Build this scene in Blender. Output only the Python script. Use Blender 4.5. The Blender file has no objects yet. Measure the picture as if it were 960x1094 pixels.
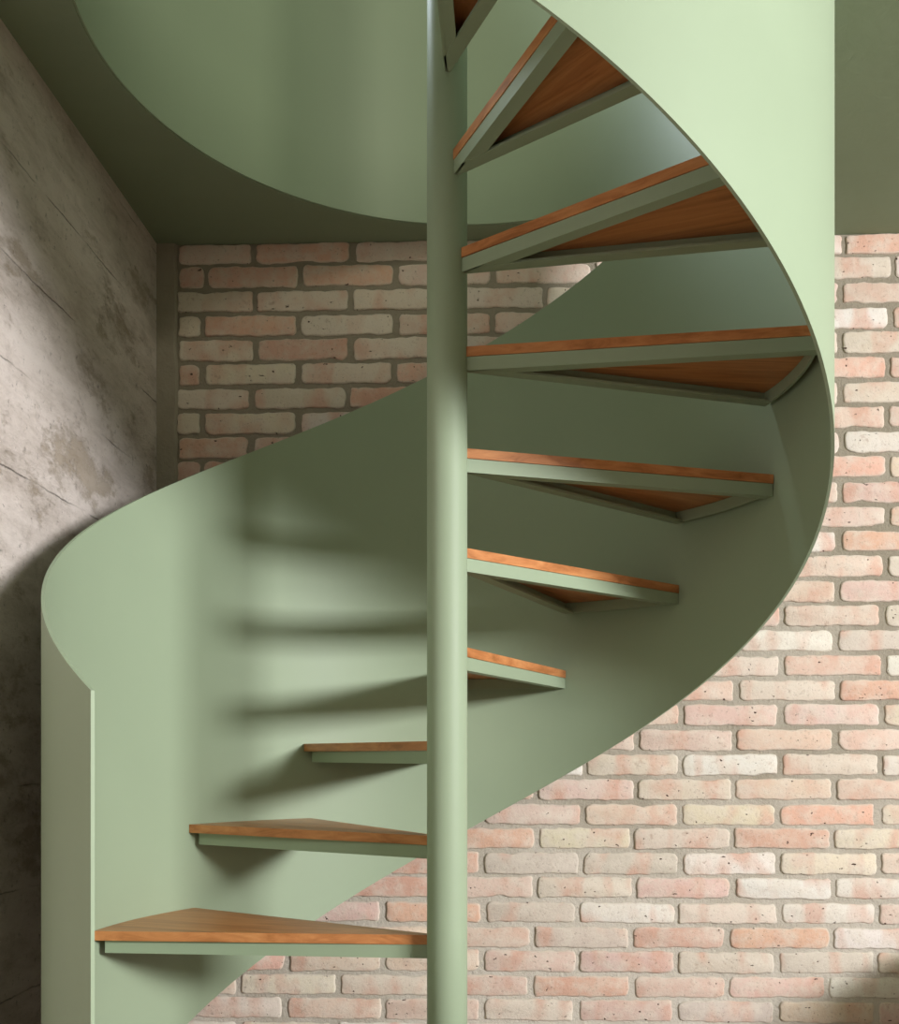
import bpy, bmesh, math, random
from mathutils import Vector

C = bpy.context.scene
COL = C.collection
rnd = random.Random(7)
RAD = math.radians

# ------------------------------------------------------------------ camera
EYE = 0.953                                  # camera height above the floor
F, U0, H0 = 1109.18, 546.02, 806.48          # focal length and principal point, px in the 960x1094 frame
cam_d = bpy.data.cameras.new('camera')
cam = bpy.data.objects.new('camera', cam_d); COL.objects.link(cam)
cam.location = (0, 0, EYE); cam.rotation_euler = (RAD(90), 0, 0)
cam_d.sensor_fit = 'AUTO'; cam_d.sensor_width = 36
cam_d.lens = F / 1094 * 36
cam_d.shift_x = (480 - U0) / 1094
cam_d.shift_y = (H0 - 547) / 1094
cam_d.clip_start = 0.05
C.camera = cam

# ------------------------------------------------------------------ colour management, world, lights
C.view_settings.view_transform = 'Standard'
C.view_settings.look = 'None'
C.view_settings.gamma = 1.0
C.view_settings.use_curve_mapping = False
C.view_settings.exposure = 0.0
W = bpy.data.worlds.new('world'); C.world = W; W.use_nodes = True
bg = W.node_tree.nodes['Background']
bg.inputs['Color'].default_value = (1.0, 0.98, 0.80, 1); bg.inputs['Strength'].default_value = 0.32

def area(name, loc, target, sx, sy, power, color):
    d = bpy.data.lights.new(name, 'AREA'); d.shape = 'RECTANGLE'; d.size = sx; d.size_y = sy
    d.energy = power; d.color = color
    o = bpy.data.objects.new(name, d); COL.objects.link(o); o.location = loc
    o.rotation_euler = (Vector(target) - Vector(loc)).to_track_quat('-Z', 'Y').to_euler()
    return o
area('window_daylight', (4.40, -1.43, 2.02), (0.0, 2.1, 1.05), 1.9, 0.62, 520, (0.985, 0.975, 0.985))
area('front_fill', (0.9, -2.98, 1.45), (0.2, 2.0, 1.2), 1.5, 1.2, 3.5, (1.0, 0.96, 0.90))  # weak fill added behind the camera; no real window is known there
area('lining_fill', (1.7, -0.9, 4.5), (-0.6, 2.5, 2.8), 1.2, 1.2, 62, (1.0, 0.95, 0.78))  # added upstairs lamp that brightens only the lining of the opening
area('upstairs_window_daylight', (-1.9, 3.3, 4.3), (0.35, 2.35, 2.45), 1.0, 1.0, 135, (0.80, 0.90, 1.0))

# ------------------------------------------------------------------ layout numbers (metres)
PX, PY = -0.1297, 2.10                        # axis of the staircase
CEIL = EYE + 1.435
RI, RO = 0.742, 0.748                         # guard sheet, inner and outer radius
RW = 0.712                                    # round opening in the ceiling
XL, XR, YF = -0.995, 4.25, -2.85
def wall_y(x): return 2.925 - 0.0317 * (x - XL)
def polar(r, deg, z):                         # 0 deg = away from the camera, clockwise from above
    return Vector((PX + r * math.sin(RAD(deg)), PY + r * math.cos(RAD(deg)), z))

# ------------------------------------------------------------------ helpers
def obj(name, bm, mat, parent=None, smooth=False):
    me = bpy.data.meshes.new(name)
    bmesh.ops.recalc_face_normals(bm, faces=bm.faces)
    bm.to_mesh(me); bm.free()
    if smooth:
        for p in me.polygons: p.use_smooth = True
    me.materials.append(mat)
    o = bpy.data.objects.new(name, me); COL.objects.link(o)
    if parent: o.parent = parent
    return o
def struct(name, bm, mat, smooth=False):
    o = obj(name, bm, mat, None, smooth); o['kind'] = 'structure'; return o
def bx(bm, x0, x1, y0, y1, z0, z1):
    v = [bm.verts.new((x, y, z)) for z in (z0, z1) for y in (y0, y1) for x in (x0, x1)]
    for f in ((0, 2, 3, 1), (4, 5, 7, 6), (0, 1, 5, 4), (2, 6, 7, 3), (0, 4, 6, 2), (1, 3, 7, 5)):
        bm.faces.new([v[i] for i in f])
def prism(bm, pts, z0, z1):
    a = [bm.verts.new((p[0], p[1], z0)) for p in pts]; b = [bm.verts.new((p[0], p[1], z1)) for p in pts]
    bm.faces.new(a[::-1]); bm.faces.new(b); n = len(pts)
    for i in range(n): bm.faces.new((a[i], a[(i + 1) % n], b[(i + 1) % n], b[i]))
def bevel(bm, w, seg=2):
    es = [e for e in bm.edges if len(e.link_faces) == 2 and e.calc_face_angle(0) > 0.6]
    bmesh.ops.bevel(bm, geom=es, offset=w, segments=seg, profile=0.5, affect='EDGES')

class N:                                       # tiny node-tree builder
    def __init__(s, name):
        s.m = bpy.data.materials.new(name); s.m.use_nodes = True
        s.t = s.m.node_tree; s.b = s.t.nodes['Principled BSDF']; s.b.inputs['Specular IOR Level'].default_value = 0.30
    def n(s, typ, **kw):
        x = s.t.nodes.new(typ)
        for k, v in kw.items():
            if hasattr(x, k) and not isinstance(k, int): setattr(x, k, v)
        return x
    def l(s, a, b): s.t.links.new(a, b)
    def coord(s, scale=(1, 1, 1), rot=(0, 0, 0), kind='Object'):
        tc = s.n('ShaderNodeTexCoord'); mp = s.n('ShaderNodeMapping')
        mp.inputs['Scale'].default_value = scale; mp.inputs['Rotation'].default_value = rot
        s.l(tc.outputs[kind], mp.inputs['Vector']); return mp.outputs['Vector']
    def noise(s, vec, scale, detail=4, rough=0.5, dist=0.0):
        x = s.n('ShaderNodeTexNoise'); x.inputs['Scale'].default_value = scale
        x.inputs['Detail'].default_value = detail; x.inputs['Roughness'].default_value = rough
        x.inputs['Distortion'].default_value = dist
        s.l(vec, x.inputs['Vector']); return x.outputs['Fac']
    def ramp(s, fac, stops):
        x = s.n('ShaderNodeValToRGB'); e = x.color_ramp.elements
        while len(e) < len(stops): e.new(0.5)
        for el, (p, c) in zip(e, stops):
            el.position = p; el.color = (*c, 1) if len(c) == 3 else c
        s.l(fac, x.inputs['Fac']); return x.outputs['Color']
    def mix(s, fac, a, b, mode='MIX'):
        x = s.n('ShaderNodeMix', data_type='RGBA', blend_type=mode)
        for i, v in ((0, fac), (6, a), (7, b)):
            if isinstance(v, (int, float)): x.inputs[i].default_value = v
            elif isinstance(v, tuple): x.inputs[i].default_value = (*v, 1)
            else: s.l(v, x.inputs[i])
        return x.outputs[2]
    def math(s, op, a, b=0.0):
        x = s.n('ShaderNodeMath', operation=op)
        for i, v in ((0, a), (1, b)):
            if isinstance(v, (int, float)): x.inputs[i].default_value = v
            else: s.l(v, x.inputs[i])
        return x.outputs[0]
    def bump(s, h, strength, dist=0.01):
        x = s.n('ShaderNodeBump'); x.inputs['Strength'].default_value = strength
        x.inputs['Distance'].default_value = dist
        s.l(h, x.inputs['Height']); s.l(x.outputs['Normal'], s.b.inputs['Normal'])
    def base(s, c):
        if isinstance(c, tuple): s.b.inputs['Base Color'].default_value = (*c, 1)
        else: s.l(c, s.b.inputs['Base Color'])
    def rough(s, v):
        if isinstance(v, (int, float)): s.b.inputs['Roughness'].default_value = v
        else: s.l(v, s.b.inputs['Roughness'])

# ------------------------------------------------------------------ materials
def paint_mat(name, col, rough, bump=0.03):
    m = N(name); v = m.coord()
    n1 = m.noise(v, 5, 3); n2 = m.noise(v, 160, 3)
    m.base(m.mix(n1, tuple(c * 0.96 for c in col), tuple(min(1, c * 1.04) for c in col)))
    m.rough(m.math('ADD', m.math('MULTIPLY', n1, 0.08), rough - 0.04)); m.bump(n2, bump, 0.002)
    return m.m
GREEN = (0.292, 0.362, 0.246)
M_STEEL = paint_mat('sage_green_steel_paint', GREEN, 0.52)
M_BAR = paint_mat('sage_green_bar_paint', GREEN, 0.42)
M_LINING = paint_mat('sage_green_opening_paint', GREEN, 0.45, 0.05)

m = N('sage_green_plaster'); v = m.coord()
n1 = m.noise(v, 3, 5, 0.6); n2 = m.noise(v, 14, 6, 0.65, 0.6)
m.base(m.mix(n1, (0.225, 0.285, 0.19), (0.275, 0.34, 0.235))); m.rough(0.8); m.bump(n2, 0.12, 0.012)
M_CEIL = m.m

m = N('orange_brown_wood')
v = m.coord((1.5, 16, 16)); w = m.noise(v, 2.2, 6, 0.6, 1.2)
vf = m.coord((6, 120, 120)); g = m.noise(vf, 2.0, 4, 0.6)
c = m.ramp(w, [(0.30, (0.33, 0.125, 0.038)), (0.48, (0.52, 0.21, 0.075)), (0.62, (0.61, 0.27, 0.10)), (0.8, (0.68, 0.34, 0.145))])
c = m.mix(m.math('MULTIPLY', g, 0.30), c, (0.24, 0.08, 0.026))
m.base(c); m.rough(0.34); m.bump(g, 0.10, 0.002)
M_WOOD = m.m

m = N('mortar'); v = m.coord()
a = m.noise(v, 9, 5, 0.6); b = m.noise(v, 110, 5, 0.7)
sz = m.n('ShaderNodeSeparateXYZ'); m.l(v, sz.inputs[0])
pale = m.math('ADD', m.math('MULTIPLY', m.noise(v, 1.6, 4, 0.6), 0.9), m.math('MULTIPLY', sz.outputs['Z'], -0.28))  # mortar tone: paler towards the floor, darker towards the ceiling
pale = m.ramp(pale, [(0.05, (0, 0, 0)), (0.40, (1, 1, 1))])
m.base(m.mix(pale, m.mix(a, (0.25, 0.215, 0.155), (0.36, 0.325, 0.26)), m.mix(a, (0.52, 0.465, 0.385), (0.66, 0.615, 0.55)))); m.rough(0.95); m.bump(b, 0.9, 0.006)
M_MORTAR = m.m

m = N('reclaimed_brick')
at = m.n('ShaderNodeAttribute'); at.attribute_name = 'tint'
seed = m.n('ShaderNodeAttribute'); seed.attribute_name = 'seed'
tc = m.n('ShaderNodeTexCoord'); va = m.n('ShaderNodeVectorMath', operation='ADD')
m.l(tc.outputs['Object'], va.inputs[0]); m.l(seed.outputs['Color'], va.inputs[1])
def scaled(sc):
    mp = m.n('ShaderNodeMapping'); mp.inputs['Scale'].default_value = sc; m.l(va.outputs[0], mp.inputs['Vector']); return mp.outputs['Vector']
flash = m.noise(scaled((15, 15, 7)), 1.0, 1.5, 0.5)
flash = m.ramp(flash, [(0.50, (0, 0, 0)), (0.66, (1, 1, 1))])
col = m.mix(m.math('MULTIPLY', flash, 0.72), at.outputs['Color'], (0.62, 0.36, 0.27))
blot = m.noise(scaled((1, 1, 1)), 22, 5, 0.62)
col = m.mix(m.ramp(blot, [(0.42, (0, 0, 0)), (0.66, (0.65, 0.65, 0.65))]), col, (0.69, 0.62, 0.53))
fine = m.noise(scaled((1, 1, 1)), 130, 6, 0.7)
col = m.mix(m.ramp(fine, [(0.30, (0.55, 0.55, 0.55)), (0.42, (0, 0, 0))]), col, (0.22, 0.14, 0.10))
pit = m.noise(scaled((1, 1, 1.6)), 62, 2, 0.5)
pit = m.ramp(pit, [(0.255, (1, 1, 1)), (0.29, (0, 0, 0))])
col = m.mix(pit, col, (0.10, 0.06, 0.045))
m.base(col); m.rough(0.93)
rub = m.noise(scaled((1, 1, 1)), 42, 6, 0.7)
col = m.mix(m.ramp(rub, [(0.30, (0.5, 0.5, 0.5)), (0.40, (0, 0, 0))]), col, (0.36, 0.235, 0.165))
m.base(col)
h = m.math('SUBTRACT', m.math('ADD', m.math('MULTIPLY', fine, 0.6), m.math('MULTIPLY', blot, 0.5)), pit)
m.bump(h, 0.8, 0.004)
M_BRICK = m.m

m = N('board_marked_concrete')                 # plastered concrete with the marks of its boards
v = m.coord(); sx = m.n('ShaderNodeSeparateXYZ'); m.l(v, sx.inputs[0])
stretch = m.coord((1, 1.6, 5.5)); streak = m.noise(stretch, 2.2, 12, 0.78, 0.1)
patch = m.noise(m.coord((1, 1.0, 2.0)), 2.4, 10, 0.75, 0.1)
mid = m.noise(v, 9, 8, 0.72, 0.1); fine = m.noise(v, 60, 6, 0.7)
tall = m.noise(m.coord((1, 16, 3)), 1.6, 6, 0.7)
col = m.ramp(streak, [(0.30, (0.40, 0.335, 0.285)), (0.43, (0.60, 0.525, 0.475)), (0.56, (0.73, 0.65, 0.60)), (0.8, (0.80, 0.73, 0.68))])
pm = m.ramp(patch, [(0.535, (0, 0, 0)), (0.60, (1, 1, 1))])
col = m.mix(m.math('MULTIPLY', pm, 0.55), col, m.mix(tall, (0.20, 0.145, 0.075), (0.40, 0.31, 0.20)))
col = m.mix(m.ramp(mid, [(0.26, (0.5, 0.5, 0.5)), (0.43, (0, 0, 0))]), col, (0.28, 0.225, 0.185))
col = m.mix(m.ramp(fine, [(0.30, (0.6, 0.6, 0.6)), (0.40, (0, 0, 0))]), col, (0.15, 0.12, 0.10))
zz = m.math('ADD', sx.outputs['Z'], m.math('MULTIPLY', m.math('SUBTRACT', mid, 0.5), 0.02))
fr = m.math('FRACT', m.math('DIVIDE', m.math('ADD', zz, 0.055), 0.21))
ln = m.math('ABSOLUTE', m.math('SUBTRACT', fr, 0.5))
line = m.ramp(ln, [(0.0, (1, 1, 1)), (0.010, (0, 0, 0))])
line = m.math('MULTIPLY', line, m.ramp(m.noise(m.coord((1, 2.2, 3)), 1.7, 3), [(0.50, (0, 0, 0)), (0.62, (1, 1, 1))]))
col = m.mix(m.math('MULTIPLY', line, 0.8), col, (0.09, 0.07, 0.055))
m.base(col); m.rough(0.92)
h = m.math('ADD', m.math('MULTIPLY', streak, 1.2), m.math('ADD', m.math('MULTIPLY', mid, 0.5), m.math('MULTIPLY', fine, 0.18)))
h = m.math('ADD', h, m.math('MULTIPLY', pm, -0.25))
m.bump(m.math('SUBTRACT', h, m.math('MULTIPLY', line, 0.7)), 0.75, 0.014)
M_CONC = m.m

m = N('corner_concrete'); v = m.coord()
a = m.noise(v, 12, 6, 0.65); m.base(m.mix(a, (0.27, 0.235, 0.18), (0.40, 0.36, 0.29))); m.rough(0.95)
m.bump(m.noise(v, 50, 5, 0.7), 0.6, 0.006); M_CORNER = m.m
m = N('concrete_floor'); v = m.coord(); a = m.noise(v, 4, 6, 0.6)
m.base(m.mix(a, (0.10, 0.068, 0.038), (0.15, 0.105, 0.062))); m.rough(0.7); M_FLOOR = m.m
m = N('warm_grey_plaster'); m.base((0.22, 0.165, 0.10)); m.rough(0.9); m.bump(m.noise(m.coord(), 20, 4), 0.2, 0.005); M_WHITE = m.m
m = N('dark_window_frame'); m.base((0.05, 0.05, 0.05)); m.rough(0.4); M_FRAME = m.m

# ------------------------------------------------------------------ the setting
bm = bmesh.new(); bx(bm, XL - 0.15, XR + 0.15, YF - 0.15, 3.15, -0.12, 0.0); struct('floor', bm, M_FLOOR)
bm = bmesh.new(); bx(bm, XL - 0.15, XL, YF - 0.15, 3.15, 0.0, CEIL); struct('wall_left', bm, M_CONC)

# ceiling slab with a round hole
bm = bmesh.new()
x0, x1, y0, y1 = XL - 0.15, XR + 0.15, YF - 0.15, 3.15
n = 144; rings = []
angs = [2 * math.pi * i / n for i in range(n)] + [math.atan2(x - PX, y - PY) % (2 * math.pi) for x in (x0, x1) for y in (y0, y1)]
angs = sorted(set(angs)); n = len(angs)
for z in (CEIL, CEIL + 0.20):
    inn, out = [], []
    for a in angs:
        s, c = math.sin(a), math.cos(a)
        t = min([((x1 if s > 0 else x0) - PX) / s if abs(s) > 1e-9 else 1e9, ((y1 if c > 0 else y0) - PY) / c if abs(c) > 1e-9 else 1e9])
        inn.append(bm.verts.new((PX + (RW + 0.004) * s, PY + (RW + 0.004) * c, z))); out.append(bm.verts.new((PX + t * s, PY + t * c, z)))
    rings.append((inn, out))
for i in range(n):
    j = (i + 1) % n
    (a, b), (c, d) = rings
    bm.faces.new((a[i], a[j], b[j], b[i])); bm.faces.new((c[i], d[i], d[j], c[j]))
    bm.faces.new((a[i], c[i], c[j], a[j])); bm.faces.new((b[i], b[j], d[j], d[i]))
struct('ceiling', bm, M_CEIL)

def sheet(bm, degs, zlow, ztop, ri, ro, rows):
    """curved sheet steel: inner and outer skins and its four edges"""
    for r in (ri, ro):
        g = [[bm.verts.new(polar(r, d, zlow(d) + (ztop(d) - zlow(d)) * k / rows)) for k in range(rows + 1)] for d in degs]
        for a, b in zip(g, g[1:]):
            for k in range(rows): bm.faces.new((a[k], b[k], b[k + 1], a[k + 1]))
    def strip(pa, pb):
        a = [bm.verts.new(p) for p in pa]; b = [bm.verts.new(p) for p in pb]
        for i in range(len(a) - 1): bm.faces.new((a[i], a[i + 1], b[i + 1], b[i]))
    strip([polar(ri, d, ztop(d)) for d in degs], [polar(ro, d, ztop(d)) for d in degs])
    strip([polar(ri, d, zlow(d)) for d in degs], [polar(ro, d, zlow(d)) for d in degs])
    for d in (degs[0], degs[-1]):
        strip([polar(ri, d, zlow(d)), polar(ri, d, ztop(d))], [polar(ro, d, zlow(d)), polar(ro, d, ztop(d))])

# curved lining of the round opening above the ceiling
bm = bmesh.new()
degs = [i * 2.5 for i in range(145)]
sheet(bm, degs, lambda d: CEIL + 0.002, lambda d: CEIL + 0.62, RW, RW + 0.012, 4)
struct('wall_opening', bm, M_LINING, True)

# brick wall: mortar bed with every brick raised from it
COURSE = 0.0684; ZM = EYE + 1.375
bm = bmesh.new()
xa, xb = XL - 0.1, XR + 0.15
seg = 40
lo = [(xa + (xb - xa) * i / seg) for i in range(seg + 1)]
vf = [[bm.verts.new((x, wall_y(x), z)) for z in (0, CEIL)] for x in lo]
vb = [[bm.verts.new((x, wall_y(x) + 0.15, z)) for z in (0, CEIL)] for x in lo]
for i in range(seg):
    bm.faces.new((vf[i][0], vf[i + 1][0], vf[i + 1][1], vf[i][1])); bm.faces.new((vb[i][0], vb[i][1], vb[i + 1][1], vb[i + 1][0]))
    bm.faces.new((vf[i][0], vb[i][0], vb[i + 1][0], vf[i + 1][0])); bm.faces.new((vf[i][1], vf[i + 1][1], vb[i + 1][1], vb[i][1]))
bm.faces.new((vf[0][0], vf[0][1], vb[0][1], vb[0][0])); bm.faces.new((vf[-1][0], vb[-1][0], vb[-1][1], vf[-1][1]))
mortar_mesh = bm
TINT = {'cream': (0.69, 0.60, 0.50), 'pink': (0.69, 0.54, 0.45), 'salmon': (0.68, 0.43, 0.33), 'yellow': (0.69, 0.61, 0.47),
        'white': (0.74, 0.69, 0.63), 'rose': (0.66, 0.485, 0.41), 'grey': (0.61, 0.53, 0.45)}
KINDS = ['cream'] * 5 + ['pink'] * 9 + ['rose'] * 4 + ['salmon'] * 2 + ['yellow'] + ['white'] * 3 + ['grey'] * 2
SPECIAL = {(12, 8): 'salmon', (13, 8): 'pink', (13, 9): 'cream', (14, 7): 'pink', (14, 8): 'rose', (15, 8): 'pink', (15, 9): 'cream', (16, 7): 'white', (16, 8): 'grey', (17, 7): 'cream', (17, 8): 'rose', (17, 9): 'white', (18, 6): 'pink', (18, 7): 'cream', (18, 8): 'salmon', (19, 7): 'rose', (19, 8): 'pink', (19, 9): 'yellow', (20, 6): 'pink', (20, 7): 'rose', (20, 8): 'pink', (21, 7): 'white', (21, 8): 'cream', (21, 6): 'cream', (22, 5): 'pink', (22, 6): 'cream', (23, 5): 'pink', (23, 6): 'pink', (23, 7): 'yellow', (23, 8): 'salmon', (24, 4): 'salmon', (24, 5): 'yellow', (24, 6): 'cream', (24, 7): 'salmon', (24, 8): 'yellow', (25, 5): 'grey', (25, 6): 'grey', (25, 7): 'white', (25, 8): 'cream', (26, 4): 'pink', (26, 5): 'cream', (26, 6): 'rose', (26, 7): 'white', (26, 8): 'white', (27, 5): 'grey', (27, 6): 'white', (27, 7): 'cream', (27, 8): 'white', (28, 4): 'rose', (28, 5): 'grey', (28, 6): 'rose', (28, 7): 'salmon', (28, 8): 'white', (29, 5): 'rose', (29, 6): 'rose', (29, 7): 'grey', (29, 8): 'grey', (30, 4): 'rose', (30, 5): 'salmon', (30, 6): 'rose', (30, 7): 'rose', (31, 5): 'cream', (31, 6): 'rose', (31, 7): 'grey', (0, 8): 'salmon', (1, 8): 'grey', (2, 8): 'rose', (3, 8): 'white', (4, 8): 'cream', (5, 8): 'salmon', (6, 8): 'cream', (7, 8): 'pink', (8, 8): 'white', (9, 8): 'salmon', (10, 8): 'rose', (11, 8): 'pink', (0, 1): 'pink', (0, 2): 'salmon', (0, 3): 'pink', (1, 2): 'salmon', (1, 3): 'salmon', (2, 1): 'cream', (2, 2): 'cream', (2, 3): 'cream', (3, 2): 'salmon', (3, 3): 'cream', (4, 1): 'yellow', (4, 2): 'salmon', (4, 3): 'cream', (26, 3): 'salmon', (27, 3): 'rose', (27, 4): 'salmon', (5, 2): 'cream', (5, 3): 'cream', (5, 4): 'salmon', (6, 1): 'cream', (6, 2): 'cream', (6, 3): 'salmon', (1, 5): 'pink', (2, 4): 'cream', (3, 5): 'pink'}
def pxX(u): return (u - U0) / F * 2.895
tb = bmesh.new(); tint_l = tb.verts.layers.float_color.new('tint'); seed_l = tb.verts.layers.float_color.new('seed')
def brick(xl, xr, zl, zh, kind, cut):
    """one brick: worn rounded-rectangle outline, arrises rolled back into the joint"""
    cx, cz = (xl + xr) / 2, (zl + zh) / 2; hw, hh = (xr - xl) / 2, (zh - zl) / 2
    cz += rnd.uniform(-0.0012, 0.0012)
    tilt = rnd.uniform(-0.014, 0.014) if hw > 0.06 else 0
    rc = min(0.011, hw * 0.5, hh * 0.5); pts = []
    nx, nz = max(3, int(hw * 2 / 0.012)), 4
    def corner(sx_, sz_, a0):
        r = rc * rnd.uniform(0.5, 1.4)
        r = min(r, hw * 0.8, hh * 0.8)
        return [(sx_ * (hw - r) + r * math.cos(a0 + t * math.pi / 6), sz_ * (hh - r) + r * math.sin(a0 + t * math.pi / 6)) for t in range(4)]
    bl = corner(-1, -1, math.pi); br = corner(1, -1, -math.pi / 2); tr = corner(1, 1, 0); tl = corner(-1, 1, math.pi / 2)
    def run(p, q, k): return [(p[0] + (q[0] - p[0]) * t / k, p[1] + (q[1] - p[1]) * t / k) for t in range(1, k)]
    pts = bl + run(bl[-1], br[0], nx) + br + run(br[-1], tr[0], nz) + tr + run(tr[-1], tl[0], nx) + tl + run(tl[-1], bl[0], nz)
    ph = [rnd.uniform(0, 6.28) for _ in range(4)]
    chip = rnd.randrange(len(pts)) if rnd.random() < 0.35 else -99
    out = []
    for i, (x, z) in enumerate(pts):
        w = 1 + 0.0
        j = 0.0009 * math.sin(x * 120 + ph[0]) + 0.0013 * math.sin(x * 37 + ph[1]) + rnd.uniform(-0.0009, 0.0009)
        jx = 0.0012 * math.sin(z * 160 + ph[2]) + rnd.uniform(-0.0006, 0.0006)
        k = 1.0
        dch = abs(i - chip)
        sh = 0.0045 * max(0, 1 - dch / 3) if chip >= 0 else 0
        ux, uz = (x / hw), (z / hh)
        x += jx * (1 if ux > 0 else -1) - sh * (1 if ux > 0.8 else -1 if ux < -0.8 else 0)
        z += j * (1 if uz > 0 else -1) - sh * (1 if uz > 0.5 else -1 if uz < -0.5 else 0) + tilt * x
        out.append((x, z))
    proud = rnd.uniform(0.0035, 0.0060)
    ring = []
    t = TINT[kind]; f = rnd.uniform(0.92, 1.06)
    tcol = (min(1, t[0] * f), min(1, t[1] * f * rnd.uniform(0.97, 1.03)), min(1, t[2] * f * rnd.uniform(0.95, 1.04)), 1)
    pale = tuple(a_ * 0.45 + b_ * 0.55 for a_, b_ in zip(tcol, (0.62, 0.57, 0.49, 1)))  # lime smeared on the worn brick edges
    sd = (rnd.uniform(0, 40), rnd.uniform(0, 40), rnd.uniform(0, 40), 1)
    for inset, dep in ((0.0, -0.004), (0.0003, proud - 0.0032), (0.0016, proud - 0.0009), (0.0052, proud + 0.0004)):
        rg = []
        for x, z in out:
            X = cx + x * (1 - inset / hw); Z = cz + z * (1 - inset / hh)
            v_ = tb.verts.new((X, wall_y(X) - dep, Z)); v_[tint_l] = tcol if inset > 0.003 else pale; v_[seed_l] = sd; rg.append(v_)
        ring.append(rg)
    k = len(out)
    for a, b in zip(ring, ring[1:]):
        for i in range(k): tb.faces.new((a[i], a[(i + 1) % k], b[(i + 1) % k], b[i]))
    tb.faces.new(ring[-1])
row = 0
XB0 = pxX(187)
while True:
    zm_top = ZM - COURSE * (row - 1) if row > 0 else CEIL + 0.01
    zm_bot = ZM - COURSE * row
    if zm_top < 0.02: break
    g = 0.0105
    zh = (zm_top - g / 2) if row > 0 else CEIL - 0.001
    zl = max(zm_bot + g / 2, 0.001)
    zh += rnd.uniform(-0.002, 0.0015) if row > 0 else 0; zl += rnd.uniform(-0.001, 0.002)
    base_u = (271 if row % 2 == 0 else 216) - 0.55 * row
    us = []
    u = base_u - 104.4 * 2
    while pxX(u) < XR + 0.2:
        us.append(pxX(u + rnd.uniform(-2.5, 2.5))); u += 104.4
    vj = lambda: rnd.uniform(0.011, 0.0205)
    for c_, (a, b) in enumerate(zip(us, us[1:])):
        xl, xr_ = a + vj() / 2, b - vj() / 2
        xl = max(xl, XB0 + rnd.uniform(-0.004, 0.004)); xr_ = min(xr_, XR + 0.05)
        if xr_ - xl < 0.02: continue
        brick(xl, xr_, zl, zh, SPECIAL.get((row, c_), rnd.choice(KINDS)), 0)
    row += 1
bmesh.ops.recalc_face_normals(tb, faces=tb.faces)
me = bpy.data.meshes.new('wall_back')
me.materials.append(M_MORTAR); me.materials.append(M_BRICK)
for f_ in tb.faces: f_.material_index = 1; f_.smooth = True
bmesh.ops.recalc_face_normals(mortar_mesh, faces=mortar_mesh.faces)
tmp = bpy.data.meshes.new('tmp'); mortar_mesh.to_mesh(tmp); mortar_mesh.free()
tb.from_mesh(tmp); tb.to_mesh(me); tb.free(); bpy.data.meshes.remove(tmp)
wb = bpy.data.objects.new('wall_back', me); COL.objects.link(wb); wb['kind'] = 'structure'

# rough concrete strip in the corner
bm = bmesh.new()
xe = XB0 - 0.002; ny = 60
prev = None
for i in range(ny + 1):
    z = CEIL * i / ny
    w1 = xe + rnd.uniform(-0.003, 0.003)
    r = [bm.verts.new(p) for p in ((XL, wall_y(XL) - 0.012, z), (w1 - 0.006, wall_y(w1) - 0.012, z), (w1, wall_y(w1) - 0.004, z), (w1, wall_y(w1) + 0.01, z))]
    if prev:
        for k in range(3): bm.faces.new((prev[k], prev[k + 1], r[k + 1], r[k]))
    prev = r
struct('trim_1', bm, M_CORNER)

# walls beside and behind the camera: window on the right, added fill opening behind
bm = bmesh.new(); bx(bm, 1.26, 1.75, 2.25, 2.70, 0, 0.50); struct('shadow_block', bm, M_CORNER)   # unseen block, added to cast a shadow on the lower right bricks
bm = bmesh.new()
wy0, wy1, wz0, wz1 = -2.50, -0.35, 1.20, 2.36
X2 = XR + 0.15
bx(bm, XR, X2, YF - 0.15, wy0, 0, CEIL); bx(bm, XR, X2, wy1, wall_y(XR), 0, CEIL)
bx(bm, XR, X2, wy0, wy1, 0, wz0); bx(bm, XR, X2, wy0, wy1, wz1, CEIL)
struct('wall_right', bm, M_WHITE)
def window(name, axis, c, a0, a1, z0, z1):
    bm = bmesh.new(); w = 0.05
    def b(p0, p1, q0, q1):
        if axis == 'x': bx(bm, c, c + 0.05, p0, p1, q0, q1)
        else: bx(bm, p0, p1, c, c + 0.05, q0, q1)
    b(a0, a0 + w, z0, z1); b(a1 - w, a1, z0, z1); b(a0 + w, a1 - w, z0, z0 + w); b(a0 + w, a1 - w, z1 - w, z1)
    struct(name, bm, M_FRAME)
window('window_1', 'x', XR + 0.05, wy0, wy1, wz0, wz1)
bm = bmesh.new()
fx0, fx1, fz0, fz1 = 0.1, 1.7, 0.85, 2.05
bx(bm, XL, fx0, YF - 0.1, YF, 0, CEIL); bx(bm, fx1, XR, YF - 0.1, YF, 0, CEIL)
bx(bm, fx0, fx1, YF - 0.1, YF, 0, fz0); bx(bm, fx0, fx1, YF - 0.1, YF, fz1, CEIL)
struct('wall_front', bm, M_WHITE)
window('fill_frame', 'y', YF - 0.08, fx0, fx1, fz0, fz1)  # frame made up around the added fill lamp

# ------------------------------------------------------------------ the staircase: one welded thing
stair = bpy.data.objects.new('spiral_staircase', None); COL.objects.link(stair)
stair.location = (0, 0, 0)
stair['label'] = 'sage green steel spiral staircase with orange-brown wooden treads in front of a brick wall'
stair['category'] = 'staircase'

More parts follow.
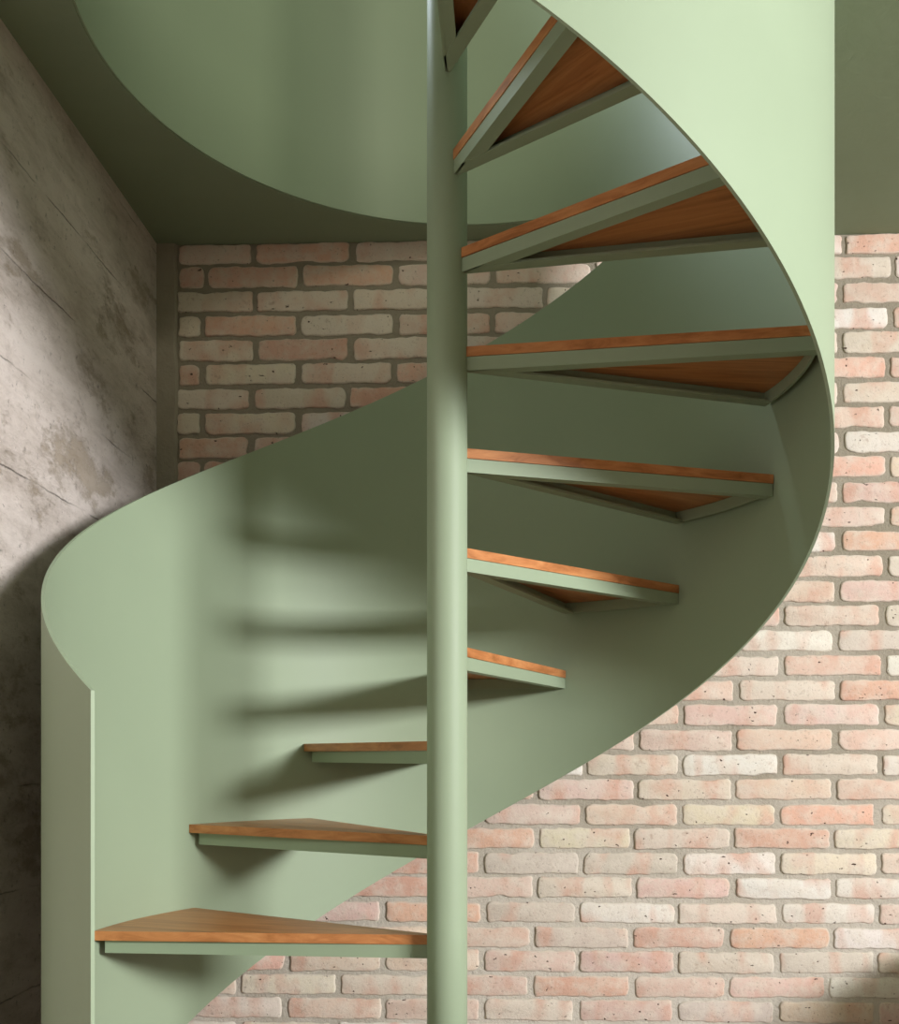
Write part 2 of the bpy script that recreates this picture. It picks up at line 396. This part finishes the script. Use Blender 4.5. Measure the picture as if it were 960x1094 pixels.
# curved sheet guard: rises clockwise, stands on the floor at its free end
Z_TOP = lambda d: min(CEIL - 0.001, EYE + 1.088 + 0.00715 * d)
Z_LOW = lambda d: max(0.001, EYE - 0.210 + 0.0072 * d)
D0, D1 = -138.8, 226.0
kinks = [(CEIL - 0.001 - EYE - 1.088) / 0.00715, (0.001 - EYE + 0.210) / 0.0072]
degs = sorted(set([D0 + (D1 - D0) * i / 220 for i in range(221)] + kinks))
bm = bmesh.new(); sheet(bm, degs, Z_LOW, Z_TOP, RI, RO, 10)
g = obj('guard_panel', bm, M_STEEL, stair, True)
g['label'] = 'curved sage green sheet steel side'

# central pole
bm = bmesh.new(); RP = 0.0407; nn = 64
prof = [(RP, 0.008), (RP, 0.6), (RP, 1.2), (RP, 1.8), (RP, 2.4), (RP, 3.0), (RP, 3.45)]
rg = [[bm.verts.new(polar(r, 360 * i / nn, z)) for i in range(nn)] for r, z in prof]
for a, b in zip(rg, rg[1:]):
    for i in range(nn): bm.faces.new((a[i], a[(i + 1) % nn], b[(i + 1) % nn], b[i]))
bm.faces.new(rg[0]); bm.faces.new(rg[-1])
p_ = obj('central_pole', bm, M_STEEL, stair, True)
bm = bmesh.new()
rg = [[bm.verts.new(polar(r, 360 * i / nn, z)) for i in range(nn)] for r, z in ((0.085, 0.0), (0.085, 0.007), (0.083, 0.009), (0.03, 0.009))]
for a, b in zip(rg, rg[1:]):
    for i in range(nn): bm.faces.new((a[i], a[(i + 1) % nn], b[(i + 1) % nn], b[i]))
bm.faces.new(rg[0]); bm.faces.new(rg[-1])
obj('base_plate', bm, M_BAR, stair)

# treads
TH0, DL, RISE, Z1 = -85.7155, 26.5857, 0.0936 * 2.1, -0.1730 * 2.1
NA, EB, EN = 0.9184, 0.0018 * 2.1, -0.0042 * 2.1
DA = [0.524, -0.133, -1.056, 0.950, 0.322, -0.145, -1.403, 0.272, 0.668, 0.0]
DZ = [-0.145, 0.039, -0.044, -0.023, 0.068, 0.136, 0.290, 0.006, -0.326, -0.1]
RT = 0.7405
T_WOOD, T_BAR = 0.0205, 0.0275
def lines(k):
    """nose and back lines of tread k: direction, sideways offset"""
    n_ = TH0 + DL * k + DA[k] - NA; b_ = TH0 + DL * (k + 1) + DA[k]
    return (n_, -EN), (b_, EB)
def on_line(deg, off, r):
    """point on a line parallel to the ray `deg`, `off` further clockwise, at radius r"""
    a = RAD(deg); s = math.sqrt(max(r * r - off * off, 0))
    return (PX + math.sin(a) * s + math.cos(a) * off, PY + math.cos(a) * s - math.sin(a) * off)
def bearing(p): return math.degrees(math.atan2(p[0] - PX, p[1] - PY))
def arc(p, q, r, k):
    a, b = bearing(p), bearing(q)
    while b < a: b += 360
    return [(PX + r * math.sin(RAD(a + (b - a) * i / k)), PY + r * math.cos(RAD(a + (b - a) * i / k))) for i in range(1, k)]
RIN = RP - 0.003
for k in range(10):
    (n_, no), (b_, bo) = lines(k)
    zt = EYE + Z1 + RISE * k + DZ[k] * 0.021
    zw = zt - T_WOOD; zb = zw - T_BAR
    ni, nt = on_line(n_, no, RIN), on_line(n_, no, RT)
    bi, bt = on_line(b_, bo, RIN), on_line(b_, bo, RT)
    pts = [ni, nt] + arc(nt, bt, RT, 14) + [bt, bi]
    bm = bmesh.new(); prism(bm, pts, zw + 0.0008, zt); bevel(bm, 0.0012, 2)
    # local frame: x runs out along the middle of the tread, so the grain follows it
    mid = (n_ + b_) / 2; ang = RAD(90 - mid)
    ox = -2.0 * k
    me_o = obj('tread', bm, M_WOOD, stair)
    from mathutils import Matrix
    base = Matrix.Translation((PX, PY, zt)) @ Matrix.Rotation(ang, 4, 'Z')
    shift = Matrix.Translation((3.7 * k, 0.37 * k, 0))
    me_o.data.transform(shift @ base.inverted()); me_o.matrix_basis = base @ shift.inverted()
    me_o['label'] = 'orange-brown wooden tread board'
    inv = (base @ shift.inverted()).inverted()
    def bar(bm_):
        o = obj('support_bar', bm_, M_BAR, me_o); o.data.transform(inv)
    # angle bar under an edge: upright leg outside, foot turned inwards and mitred at the pole
    def angle(deg, off, side, r0, r1, other):
        bm = bmesh.new(); t = 0.0055; wd = 0.028
        def P(o_, r): return on_line(deg, off + side * o_, r)
        odeg, ooff = other
        def rel(p): return (p[0] - PX) * math.cos(RAD(odeg)) - (p[1] - PY) * math.sin(RAD(odeg))
        def start(o_):                       # first point along the line that is inside the tread's other edge
            r = max(r0, abs(off + side * o_) + 0.001)
            while r < r1 and side * (ooff - rel(P(o_, r))) < 0.0005: r += 0.001
            return P(o_, r)
        prism(bm, [start(0), P(0, r1), P(t, r1), start(t)], zb, zw)
        z0 = zb + (0.0006 if side < 0 else 0)
        prism(bm, [start(t), P(t, r1), P(wd, r1), start(wd)], z0, z0 + t)
        bar(bm)
    # the nose bar starts at the nose by the pole and draws in under the overhang towards the guard
    splay = math.degrees(0.014 / 0.724)
    angle(n_ + splay, no + 0.001, +1, RP - 0.003, 0.724, (b_, bo - 0.0015))
    angle(b_, bo - 0.0015, -1, RP - 0.003, 0.7395, (n_, no))
    # curved flat bar along the guard
    bm = bmesh.new(); r0, r1 = 0.718, 0.724
    a0 = on_line(n_, no + 0.022, r1); b0 = on_line(b_, bo - 0.008, r1)
    a, b = bearing(a0), bearing(b0)
    while b < a: b += 360
    A = [a + (b - a) * i / 14 for i in range(15)]
    po = [(PX + r1 * math.sin(RAD(q)), PY + r1 * math.cos(RAD(q))) for q in A]
    pi_ = [(PX + r0 * math.sin(RAD(q)), PY + r0 * math.cos(RAD(q))) for q in A[::-1]]
    prism(bm, po + pi_, zb + 0.001, zw); bevel(bm, 0.0008, 1); bar(bm)
